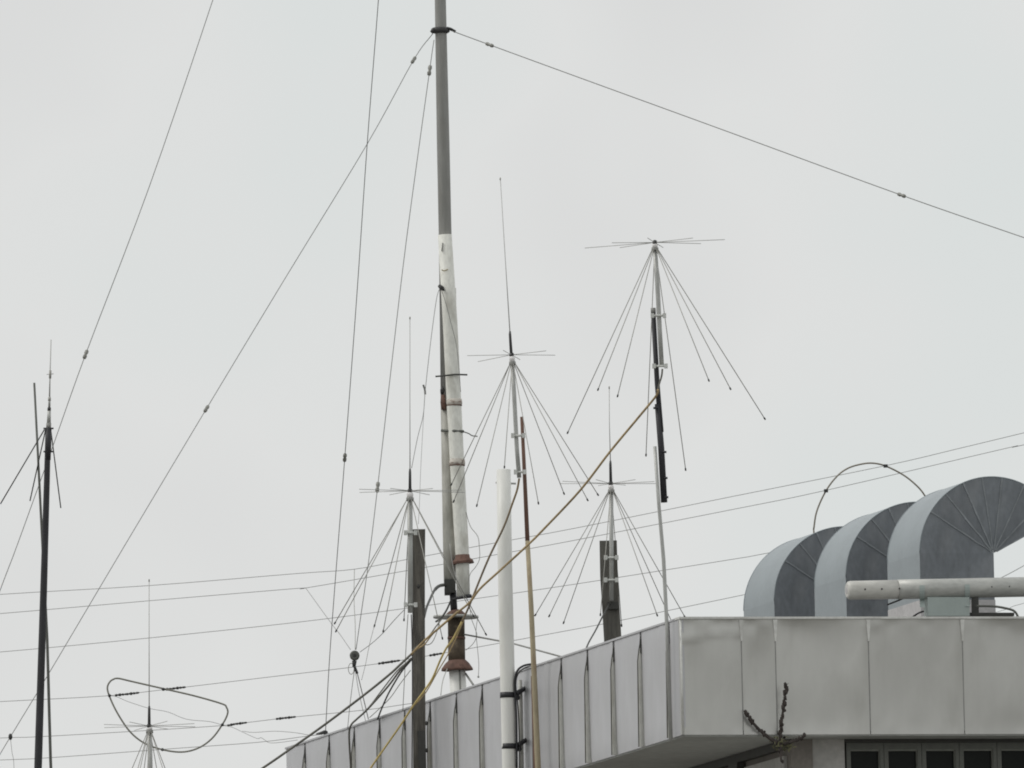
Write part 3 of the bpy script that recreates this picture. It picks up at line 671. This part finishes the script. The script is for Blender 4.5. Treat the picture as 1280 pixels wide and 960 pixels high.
discone('discone antenna fixed to the dark wooden post left of the mast', WY - .05, (512.5, 613.5), [(512.5, 623.5), (512.7, 690), (512.9, 766)], 3.3,
        [(449, 611.5, N_), (449.5, 615.5, F_), (488, 610.5, N_), (487, 618.5, F_), (541, 610.5, N_), (537, 618.5, F_), (581, 615.5, F_), (577, 612.5, N_)],
        [(418.5, 779, F_), (420, 789, N_), (468, 782.5, F_), (479, 789, N_), (553, 798, N_), (607.5, 793, F_), (505, 775, F_), (592, 770, N_)],
        68, 108, coil=((512.5, 586), (512.5, 612)), whip=[(512.5, 588), (512.4, 500), (512.4, 396)], clamps=[(505.5, 521, 666), (505.5, 521, 756)], rr=.6)
discone('discone antenna mounted on the short dark board behind the fascia', BY - .12, (763.5, 604.5), [(764, 613.5), (764.3, 690), (764.3, 751)], 2.7,
        [(700, 604.5, F_), (703, 601.5, N_), (745, 599.5, N_), (820, 604.5, F_), (818, 602, N_), (794, 599.5, N_), (782, 606.5, F_), (748, 607, F_)],
        [(669, 769, F_), (686.5, 770, N_), (704.5, 778.5, F_), (750.5, 768.5, N_), (777, 782, F_), (821.5, 769, N_), (840, 778, F_), (856, 771, F_)],
        62, 100, coil=((763, 576), (763.5, 602)), whip=[(763, 577), (761.8, 530), (761.5, 483)], clamps=[(755.5, 772.5, 697), (755.5, 772.5, 725)], rr=.55)
discone('discone antenna seen inside the D shaped loop at the bottom left', 158, (186.5, 907.5), [(187, 914), (187.8, 958), (190, 1100)], 3.0,
        [(130, 905.5, N_), (130.5, 909.5, F_), (162, 902.5, N_), (243, 904.5, N_), (244, 908.5, F_), (209, 901.5, N_), (168, 913, F_), (211, 911.5, F_)],
        [(123, 1060, F_), (147, 1050, N_), (166, 1070, F_), (180, 1055, N_), (213, 1060, F_), (232, 1050, N_), (244, 1060, F_), (156, 1045, N_)],
        60, 100, coil=((186.5, 882.5), (186.5, 906)), whip=[(186.5, 884), (186.4, 800), (186.4, 724)], rr=.55)
# its pole down to the ground
pb = W(190, 1000, 158); q_ = MB().tube([W(187.9, 962, 158.06), Vector((pb.x + .2, 158.06, 0))], .022, 10)
tag(q_.obj('antenna_pole', 'steel', loc=Vector((pb.x + .2, 158.06, 0))), 'plain pole carrying the discone antenna at the bottom left', 'pole')

# ------------------------------------------------------------------ poles carrying the antennas
p_ = PX(TYY)
t = thing('antenna_pole', 'thin grey pole with thick black upper length beside the fascia corner', 'pole', W(838, 930, TYY))
MB().tube(vrod([(838.5, 925), (833.5, 780), (829.5, 700), (823.5, 630), (818.5, 558)], TYY), [2.6 * p_, 2.5 * p_, 2.5 * p_, 2.3 * p_, 2.2 * p_], 10).obj('thin_pole', 'alu', t)
MB().tube(vrod([(826.5, 540), (821.5, 480), (816.6, 390)], TYY + .03), [3.2 * p_, 3.2 * p_, 3.0 * p_], 12).obj('dark_pole', 'black_pole', t)
MB().tube(vrod([(816.7, 391), (816.4, 385)], TYY + .03), [3.2 * p_, 3.2 * p_], 12).obj('end_cap', 'steel', t)
MB().tube(vrod([(830.2, 628), (826.5, 560), (822, 505)], TYY + .03), [4.1 * p_, 4.0 * p_, 3.7 * p_], 12).obj('sleeve', 'black_pole', t)
for x, y, s in ((832.2, 565, 1), (833.6, 597.5, 1), (834.6, 621.5, 1), (817.5, 510, -1)):
    MB().tube([W(x - 4 * s, y, TYY), W(x + .8 * s, y, TYY), W(x + .9 * s, y, TYY)], [1.2 * p_, 1.5 * p_, .8 * p_], 8).obj('bolt', 'black', t)
MB().tube(path([(828, 461), (827, 470), (824, 480), (822.5, 487)], TYY - .03), 1.3 * p_, 6).obj('cable_lead', 'grey_cable', t)

p_ = PX(RY)
t = thing('antenna_pole', 'slim rusty pole, brown above and tan below, beside the white pipe', 'pole', W(674, 1000, RY))
MB().tube(vrod([(659.5, 680), (656, 600), (652.2, 521)], RY + .03), [3.0 * p_, 2.6 * p_, 2.2 * p_], 10).obj('upper_length', 'rust_pole', t)
MB().tube(vrod([(680, 1100), (672.5, 960), (668, 850), (664, 760), (659.3, 676)], RY + .03), [4.0 * p_, 3.9 * p_, 3.6 * p_, 3.3 * p_, 3.0 * p_], 10).obj('lower_length', 'tan_pole', t)
MB().tube(vrod([(673, 1040), (668.8, 958), (664.6, 845)], RY + .09), [2.2 * p_, 2.1 * p_, 1.2 * p_], 8).obj('back_rod', 'rust_pole', t)

p_ = PX(PY)
t = thing('white_pipe', 'thick plain white pipe strapped upright to the fascia with two black bands', 'pipe', W(638, 1040, PY))
MB().tube(vrod([(640, 1100), (637, 960), (634.2, 840), (631, 700), (629.5, 587)], PY), [9.4 * p_, 9.3 * p_, 9.2 * p_, 9.1 * p_, 8.9 * p_], 24).obj('pipe', 'white_pipe', t)
for y in (869, 933):
    x = 634.8 + (y - 869) * .035
    b_ = MB().tube([W(x, y + 3.4, PY), W(x, y - 3.4, PY)], 9.9 * p_, 24).obj('band', 'black', t)
    MB().tube([W(x + 9, y, PY - .02), W(x + 14, y - 4, PY + .02), W(x + 22, y - 9, PY + .12)], [5.2 * p_, 4.6 * p_, 3.8 * p_], 8, flat=.7).obj('standoff', 'black', b_)
    MB().ball(W(x + 12, y + 3, PY), 3.6 * p_, 8).obj('buckle', 'black', b_)
MB().tube(vrod([(619.5, 603), (629.5, 604), (645, 604.5)], PY + .03), 1.3 * p_, 6).obj('clip', 'alu', t)
MB().tube(path([(646, 960), (645.5, 900), (644, 870), (643.5, 850), (647, 838), (654, 832.5), (662, 830.5), (669, 830.5)], PY - .05), 1.5 * p_, 6).obj('cable', 'black', t)
MB().tube(path([(649, 1000), (649.5, 940), (648, 890), (645, 862), (645.5, 848), (650, 839), (658, 834), (668, 832)], PY - .03), 1.0 * p_, 6).obj('cable', 'coil', t)
MB().tube(vrod([(653, 1000), (651, 880), (650, 850)], PY + .1), 2.6 * p_, 8).obj('conduit', 'rib', t)

p_ = PX(WY)
t = thing('wooden_post', 'weathered dark wooden post standing against the fascia left of the mast', 'post', W(524, 1050, WY))
def plank(m, pts, Yc, hw, hd, seed):
    vs = []
    for i, (x, y) in enumerate(pts):
        c = W(x, y, Yc); j = .6 * p_
        for sx, sy in ((-1, -1), (1, -1), (1, 1), (-1, 1)):
            vs.append(c + Vector((sx * hw + j * noise.noise(Vector((y * .02, sx * 3, seed))), sy * hd, 0)))
    n = len(pts); fs = [(i * 4 + j, i * 4 + (j + 1) % 4, i * 4 + 4 + (j + 1) % 4, i * 4 + 4 + j) for i in range(n - 1) for j in range(4)]
    fs += [(3, 2, 1, 0), tuple(range(4 * n - 4, 4 * n))]
    return m.add(vs, fs)
plank(MB(), [(524.5, 1100), (524.3, 960), (524, 900), (523.6, 840), (523.3, 780), (523.3, 720), (523.5, 662)], WY + .09, 7.9 * p_, .045, 3).obj('post', 'wood', t)
MB().wbox(W(528, 965, WY + .035), 5 * p_, .012, 52 * p_).obj('repair_plate', 'lintel', t)
for x, y in ((523, 733), (527, 802), (533.5, 938), (533, 904)): MB().ball(W(x, y, WY + .04), 2.0 * p_, 6, (1, .6, 1.5)).obj('knot', 'lintel', t)
MB().tube(path([(514, 768), (515, 800), (515.5, 860), (515, 960), (515, 1040)], WY - .01), .8 * p_, 6).obj('cable', 'black', t)

p_ = PX(BY)
t = thing('wooden_board', 'short broad grey board standing behind the fascia under a discone antenna', 'board', Vector((W(766, 830, BY).x, BY, bz)))
bb = MB(); y1 = 850
plank(bb, [(767.5, 840), (766, 800), (763.5, 760), (761.5, 720), (760, 676)], BY, 11 * p_, .03, 8)
bb.obj('board', 'wood_board', t)
MB().wbox(W(766, 757, BY - .05), 7 * p_, .03, 4.5 * p_).obj('connector_box', 'lintel', t)
MB().tube(path([(762, 754), (754, 769), (745, 787), (736, 803), (731, 815)], BY - .07, side_Y(731) + .1), 1.1 * p_, 6).obj('cable', 'lintel', t)

# black pole at the left with its own aerial
p_ = PX(LY)
t = thing('antenna_mast', 'black pole at the left edge topped by a slim grey whip aerial', 'mast', Vector((W(45, 990, LY).x, LY, 0)))
low = W(46.3, 980, LY); top_ = W(60.6, 536, LY)
dr = (low - top_); foot = top_ + dr * (top_.z / -dr.z)
MB().tube([foot, W(48.2, 940, LY), W(54.5, 740, LY), W(58.6, 600, LY), W(60, 545, LY), W(60.5, 535, LY)], [5.0 * p_, 4.9 * p_, 4.4 * p_, 3.8 * p_, 3.5 * p_, 3.4 * p_], 12).obj('pole', 'black_pole', t)
MB().tube(vrod([(59.6, 575), (60.2, 556), (60.7, 535)], LY), [3.8 * p_, 4 * p_, 3.9 * p_], 12).obj('radial_base', 'black', t)
for y in (535.5, 564.5): MB().tube(vrod([(54.3, y), (67, y)], LY - .01), 1.2 * p_, 6).obj('cross_pin', 'black', t)
MB().tube(vrod([(60.7, 535), (61, 529)], LY), [3.2 * p_, 3.3 * p_], 10).obj('socket', 'steel', t)
MB().tube(vrod([(61, 530), (61.5, 512)], LY), [2.7 * p_, 2.2 * p_], 10).obj('lower_whip', 'alu', t)
MB().tube(vrod([(61.4, 513.5), (61.6, 509.5)], LY), 2.3 * p_, 10).obj('joint', 'tip', t)
MB().tube(vrod([(61.6, 510), (61.9, 496)], LY), [1.5 * p_, 1.4 * p_], 8).obj('coil', 'alu', t)
MB().tube(vrod([(61.8, 501), (61.9, 497)], LY), 1.8 * p_, 8).obj('joint', 'rod', t)
MB().tube(vrod([(61.9, 497), (62.5, 470), (63.8, 424.5)], LY), [1.1 * p_, .8 * p_, .6 * p_], 6).obj('whip', 'whip', t)
MB().tube(vrod([(62.6, 473), (62.9, 463)], LY), 1.5 * p_, 8).obj('phasing_coil', 'rod', t)
MB().tube(vrod([(58.3, 468), (67, 467.3)], LY), .5 * p_, 6).obj('cross_wire', 'whip', t)
for e, Yd in (((0.5, 630), -.1), ((37.5, 626), .45), ((76, 635), .2)):
    s0 = W(60.5 + (-5 if e[0] < 10 else (-3.5 if e[0] < 50 else 3)), 537, LY); MB().tube([s0, W(*e, LY + Yd)], .85 * p_, 6).obj('radial', 'lintel', t)
lg = W(64.5, 985, LY + .25); tg = W(42.8, 478.5, LY + .25); dg = lg - tg; fg = tg + dg * (tg.z / -dg.z)
o = MB().tube([fg, W(63.2, 950, LY + .25), W(59, 800, LY + .25), W(49, 600, LY + .25), W(42.8, 478.5, LY + .25)], [2.0 * p_, 1.9 * p_, 1.8 * p_, 1.5 * p_, 1.35 * p_], 8).obj('thin_pole', 'dark_frame', loc=fg)
tag(o, 'thin bare grey pole leaning behind the black pole at the left', 'pole')

# ------------------------------------------------------------------ loop antennas
lp = [(144, 848), (138, 851.5), (134.3, 859), (136.6, 869.7), (146, 890), (162, 914), (180.6, 929), (203, 937), (227.5, 940), (248, 935), (265, 923), (278, 905.5), (284.5, 892),
      (283, 884), (277, 879.6), (242.5, 869.7), (205, 861), (165.6, 852), (150, 848.3), (144, 848)]
LPY = 163
t = thing('loop_antenna', 'grey D shaped loop antenna hung from the aerial wires at the lower left', 'antenna', W(227.5, 940, LPY))
MB().tube(path(lp, LPY, LPY, 6), 1.1 * PX(LPY), 8).obj('loop_tube', 'loop', t)
for x, y in ((136.8, 869.5), (204, 861.5), (278, 906), (203, 937)): MB().ball(W(x, y, LPY - .01), 2.1 * PX(LPY), 8).obj('tie', 'tip', t)
lp2 = [(1017, 662), (1021, 639), (1032.5, 613.5), (1046.6, 595), (1060.6, 585), (1077.5, 580), (1091.6, 579), (1107, 582.5), (1128, 593), (1143.6, 605), (1155, 618), (1166, 640), (1160, 668), (1100, 688), (1040, 686), (1020, 676), (1017, 662)]
t = thing('loop_antenna', 'arched grey loop antenna rising behind the three curved vents', 'antenna', W(1085, 688, 162.6))
MB().tube(path(lp2, 162.6, 162.6, 6), 1.05 * PX(162.6), 8).obj('loop_tube', 'loop_tan', t)
for x, y in ((1032.5, 613.5), (1107, 582.5)): MB().wbox(W(x, y, 162.58), 2.6 * PX(162), .02, 1.9 * PX(162)).obj('tie', 'tip', t)

# ------------------------------------------------------------------ cables
def cable(label, pts, r, Y0, Y1, m, group='cables slung in front of the fascia'):
    P = path(pts, Y0, Y1, 5); o = MB().tube(P, r * PX((Y0 + Y1) / 2), 8).obj('cable', m, loc=P[0])
    return tag(o, label, 'cable', group)
cable('long tan cable sagging from the dark pole across the mast to the wooden post', [(822.5, 487), (820, 495), (797, 523), (763, 564), (726, 612), (681, 660), (660, 681), (624, 714), (600, 736), (587, 753), (570, 767), (550, 784), (530.6, 800.6), (514, 818)],
      1.45, TYY - .05, 149, 'tan_cable')
cable('thick grey cable slanting from the wooden post to the lower left past the fascia corner', [(515, 817), (500, 831), (487, 843), (456, 868), (405.6, 906), (359, 939), (330, 959), (250, 1012)],
      1.5, 149, 150, 'grey_cable')
cable('brown cable from the foot of the long whip discone bending down to the mast', [(649, 598), (646.5, 612), (641, 628), (630, 658), (611, 697.5), (592.5, 742.5), (585, 761), (577.5, 777)], 1.3, RY - .05, 151.5, 'brown_cable')
cable('yellow cable running down across the mast, wooden post and fascia panels', [(577.5, 777), (566, 799), (558, 810), (550, 826), (541, 847), (530, 864), (516, 883), (501, 906), (480, 936), (464, 959), (430, 1010)], 1.25, 151.5, 152.5, 'yellow_cable')
cable('thin tan cable running close beside the long cable left of the mast', [(572, 764), (556, 778), (547, 786), (538, 796), (531, 805), (522, 811)], .9, 151.6, 151.8, 'tan_cable')
cable('thin tan cable doubling the yellow cable at the mast', [(580, 775), (569, 800), (560, 818), (548, 838), (532, 866), (519, 881)], .7, 151.8, 152.2, 'tan_cable')
cable('black cable slanting from the wooden post and hanging down over the fascia', [(514, 823), (500, 838), (485, 858), (460, 886), (447, 898), (439, 906), (436.5, 916), (437, 935), (438.5, 962), (439, 1010)], 1.25, WY + .05, side_Y(440, .05), 'grey_cable')
cable('dark cable from the wooden post ending at a fascia seam top', [(514, 825), (503, 838), (494, 852), (485, 868), (477, 886), (472, 899)], 1.1, WY + .05, side_Y(472, .02), 'lintel')
cable('thin grey cable beside the black cable left of the wooden post', [(514, 824), (497, 838), (478, 862), (461, 884), (441, 904)], .8, WY + .08, side_Y(441, .03), 'grey_cable')
cable('faint thin cable dropping from the wooden post to the fascia', [(513, 838), (500, 855), (488, 872), (474, 886), (462, 897)], .5, WY + .08, side_Y(462, .03), 'rope')
cable('pale thin cable dropping left of the wooden post to the fascia top', [(510, 768), (508, 800), (506, 840), (503.5, 889)], .45, WY + .06, side_Y(503, .03), 'rope')
cable('grey cable beside the long tan cable between mast foot and wooden post', [(552, 774), (545, 783), (537, 794), (527, 804), (515, 813)], .8, 151.5, 151.2, 'grey_cable')
cable('thin dark cable hanging along the left of the white mast foot', [(559, 836), (555, 846), (552.5, 856), (551, 869)], .55, MY - .3, side_Y(551) + .2, 'rope')
cable('thin grey cable looping from the flange of the mast to the wooden post', [(549, 776), (546, 790), (540, 803), (532, 806), (524, 800)], .55, MY - .4, WY + .2, 'grey_cable')
kb = MB().ball(W(406, 915.5, side_Y(406)), 3.2 * PX(158), 8, (1.3, 1, .9))
kb.tube([W(406, 915, side_Y(406)), W(396, 917.5, side_Y(396))], [2.4 * PX(158), 1.2 * PX(158)], 8)
tag(kb.obj('anchor_knob', 'tip', loc=W(406, 917, side_Y(406))), 'black knob tying wires to the left top of the fascia', 'anchor')

# ------------------------------------------------------------------ dry weed at the wall corner
pl0 = W(975, 932, B(a_at(975, 932, -.06), -.06, 0).y)
root = B(a_at(977, 925, .2), .1, -FH - .01)
t = thing('dry_plant', 'dry dark three stalked weed growing from under the fascia near the windows', 'plant', root)
PYY = pl0.y
def stalk(pts, r, seed, m='stalk', n=26):
    rng = random.Random(seed)
    P = path(pts, PYY, PYY - .06, 8); s_ = MB().tube(P, [r * 1.3 * PX(147) * (1.1 - .5 * i / len(P)) for i in range(len(P))], 7)
    for k in range(n // 3):
        i = rng.randrange(2, len(P)); c = P[i]; d_ = Vector((rng.uniform(-1, 1), rng.uniform(-1, 1), rng.uniform(.1, 1))).normalized() * rng.uniform(3, 6) * PX(147)
        s_.tube([c, c + d_ * .6, c + d_ + Vector((0, 0, .004))], [.0028, .002, .0012], 4)
    o_ = s_.obj('stalk', m, t); s_ = MB()
    for k in range(n):
        i = rng.randrange(len(P)); c = P[i] + Vector([rng.uniform(-1, 1) for _ in range(3)]) * 1.9 * PX(147)
        s_.ball(c, rng.uniform(1.3, 2.7) * PX(147), 5, (rng.uniform(.7, 1.2), 1, rng.uniform(.8, 1.7)))
    o_ = s_.obj('seed_heads', m, o_); o_['kind'] = 'stuff'
stalk([(972, 929), (961, 922), (950, 913), (940, 902), (934, 893), (930, 888)], 1.7, 1, n=34)
stalk([(975, 928), (976, 915), (977, 903), (978.5, 890), (980, 878), (982, 865), (983, 856)], 1.4, 2, n=44)
stalk([(979, 930), (990, 927), (1000, 923.5), (1007, 918.5)], 1.6, 3, n=14)
stalk([(975, 930), (976, 938), (976, 946), (976.5, 952)], 1.3, 4, n=6)
st = MB()
rng = random.Random(5)
for k in range(110):                                       # small dry leaves
    c = W(977 + rng.gauss(0, 6.5), 931 + rng.gauss(0, 4.5), PYY + rng.uniform(-.03, .06))
    a_ = Vector([rng.gauss(0, 1) for _ in range(3)]).normalized(); b2 = a_.orthogonal().normalized()
    l_ = rng.uniform(2, 4.5) * PX(147); w_2 = l_ * .3
    st.add([c - a_ * l_, c + b2 * w_2, c + a_ * l_, c - b2 * w_2 + a_.cross(b2) * w_2 * .5], [(0, 1, 2), (0, 2, 3)])
o_ = st.obj('leaves', 'stalk_green', t); o_['kind'] = 'stuff'
MB().tube([root, W(978, 929, PYY), W(976, 931, PYY)], .012, 6).obj('root_stem', 'stalk', t)
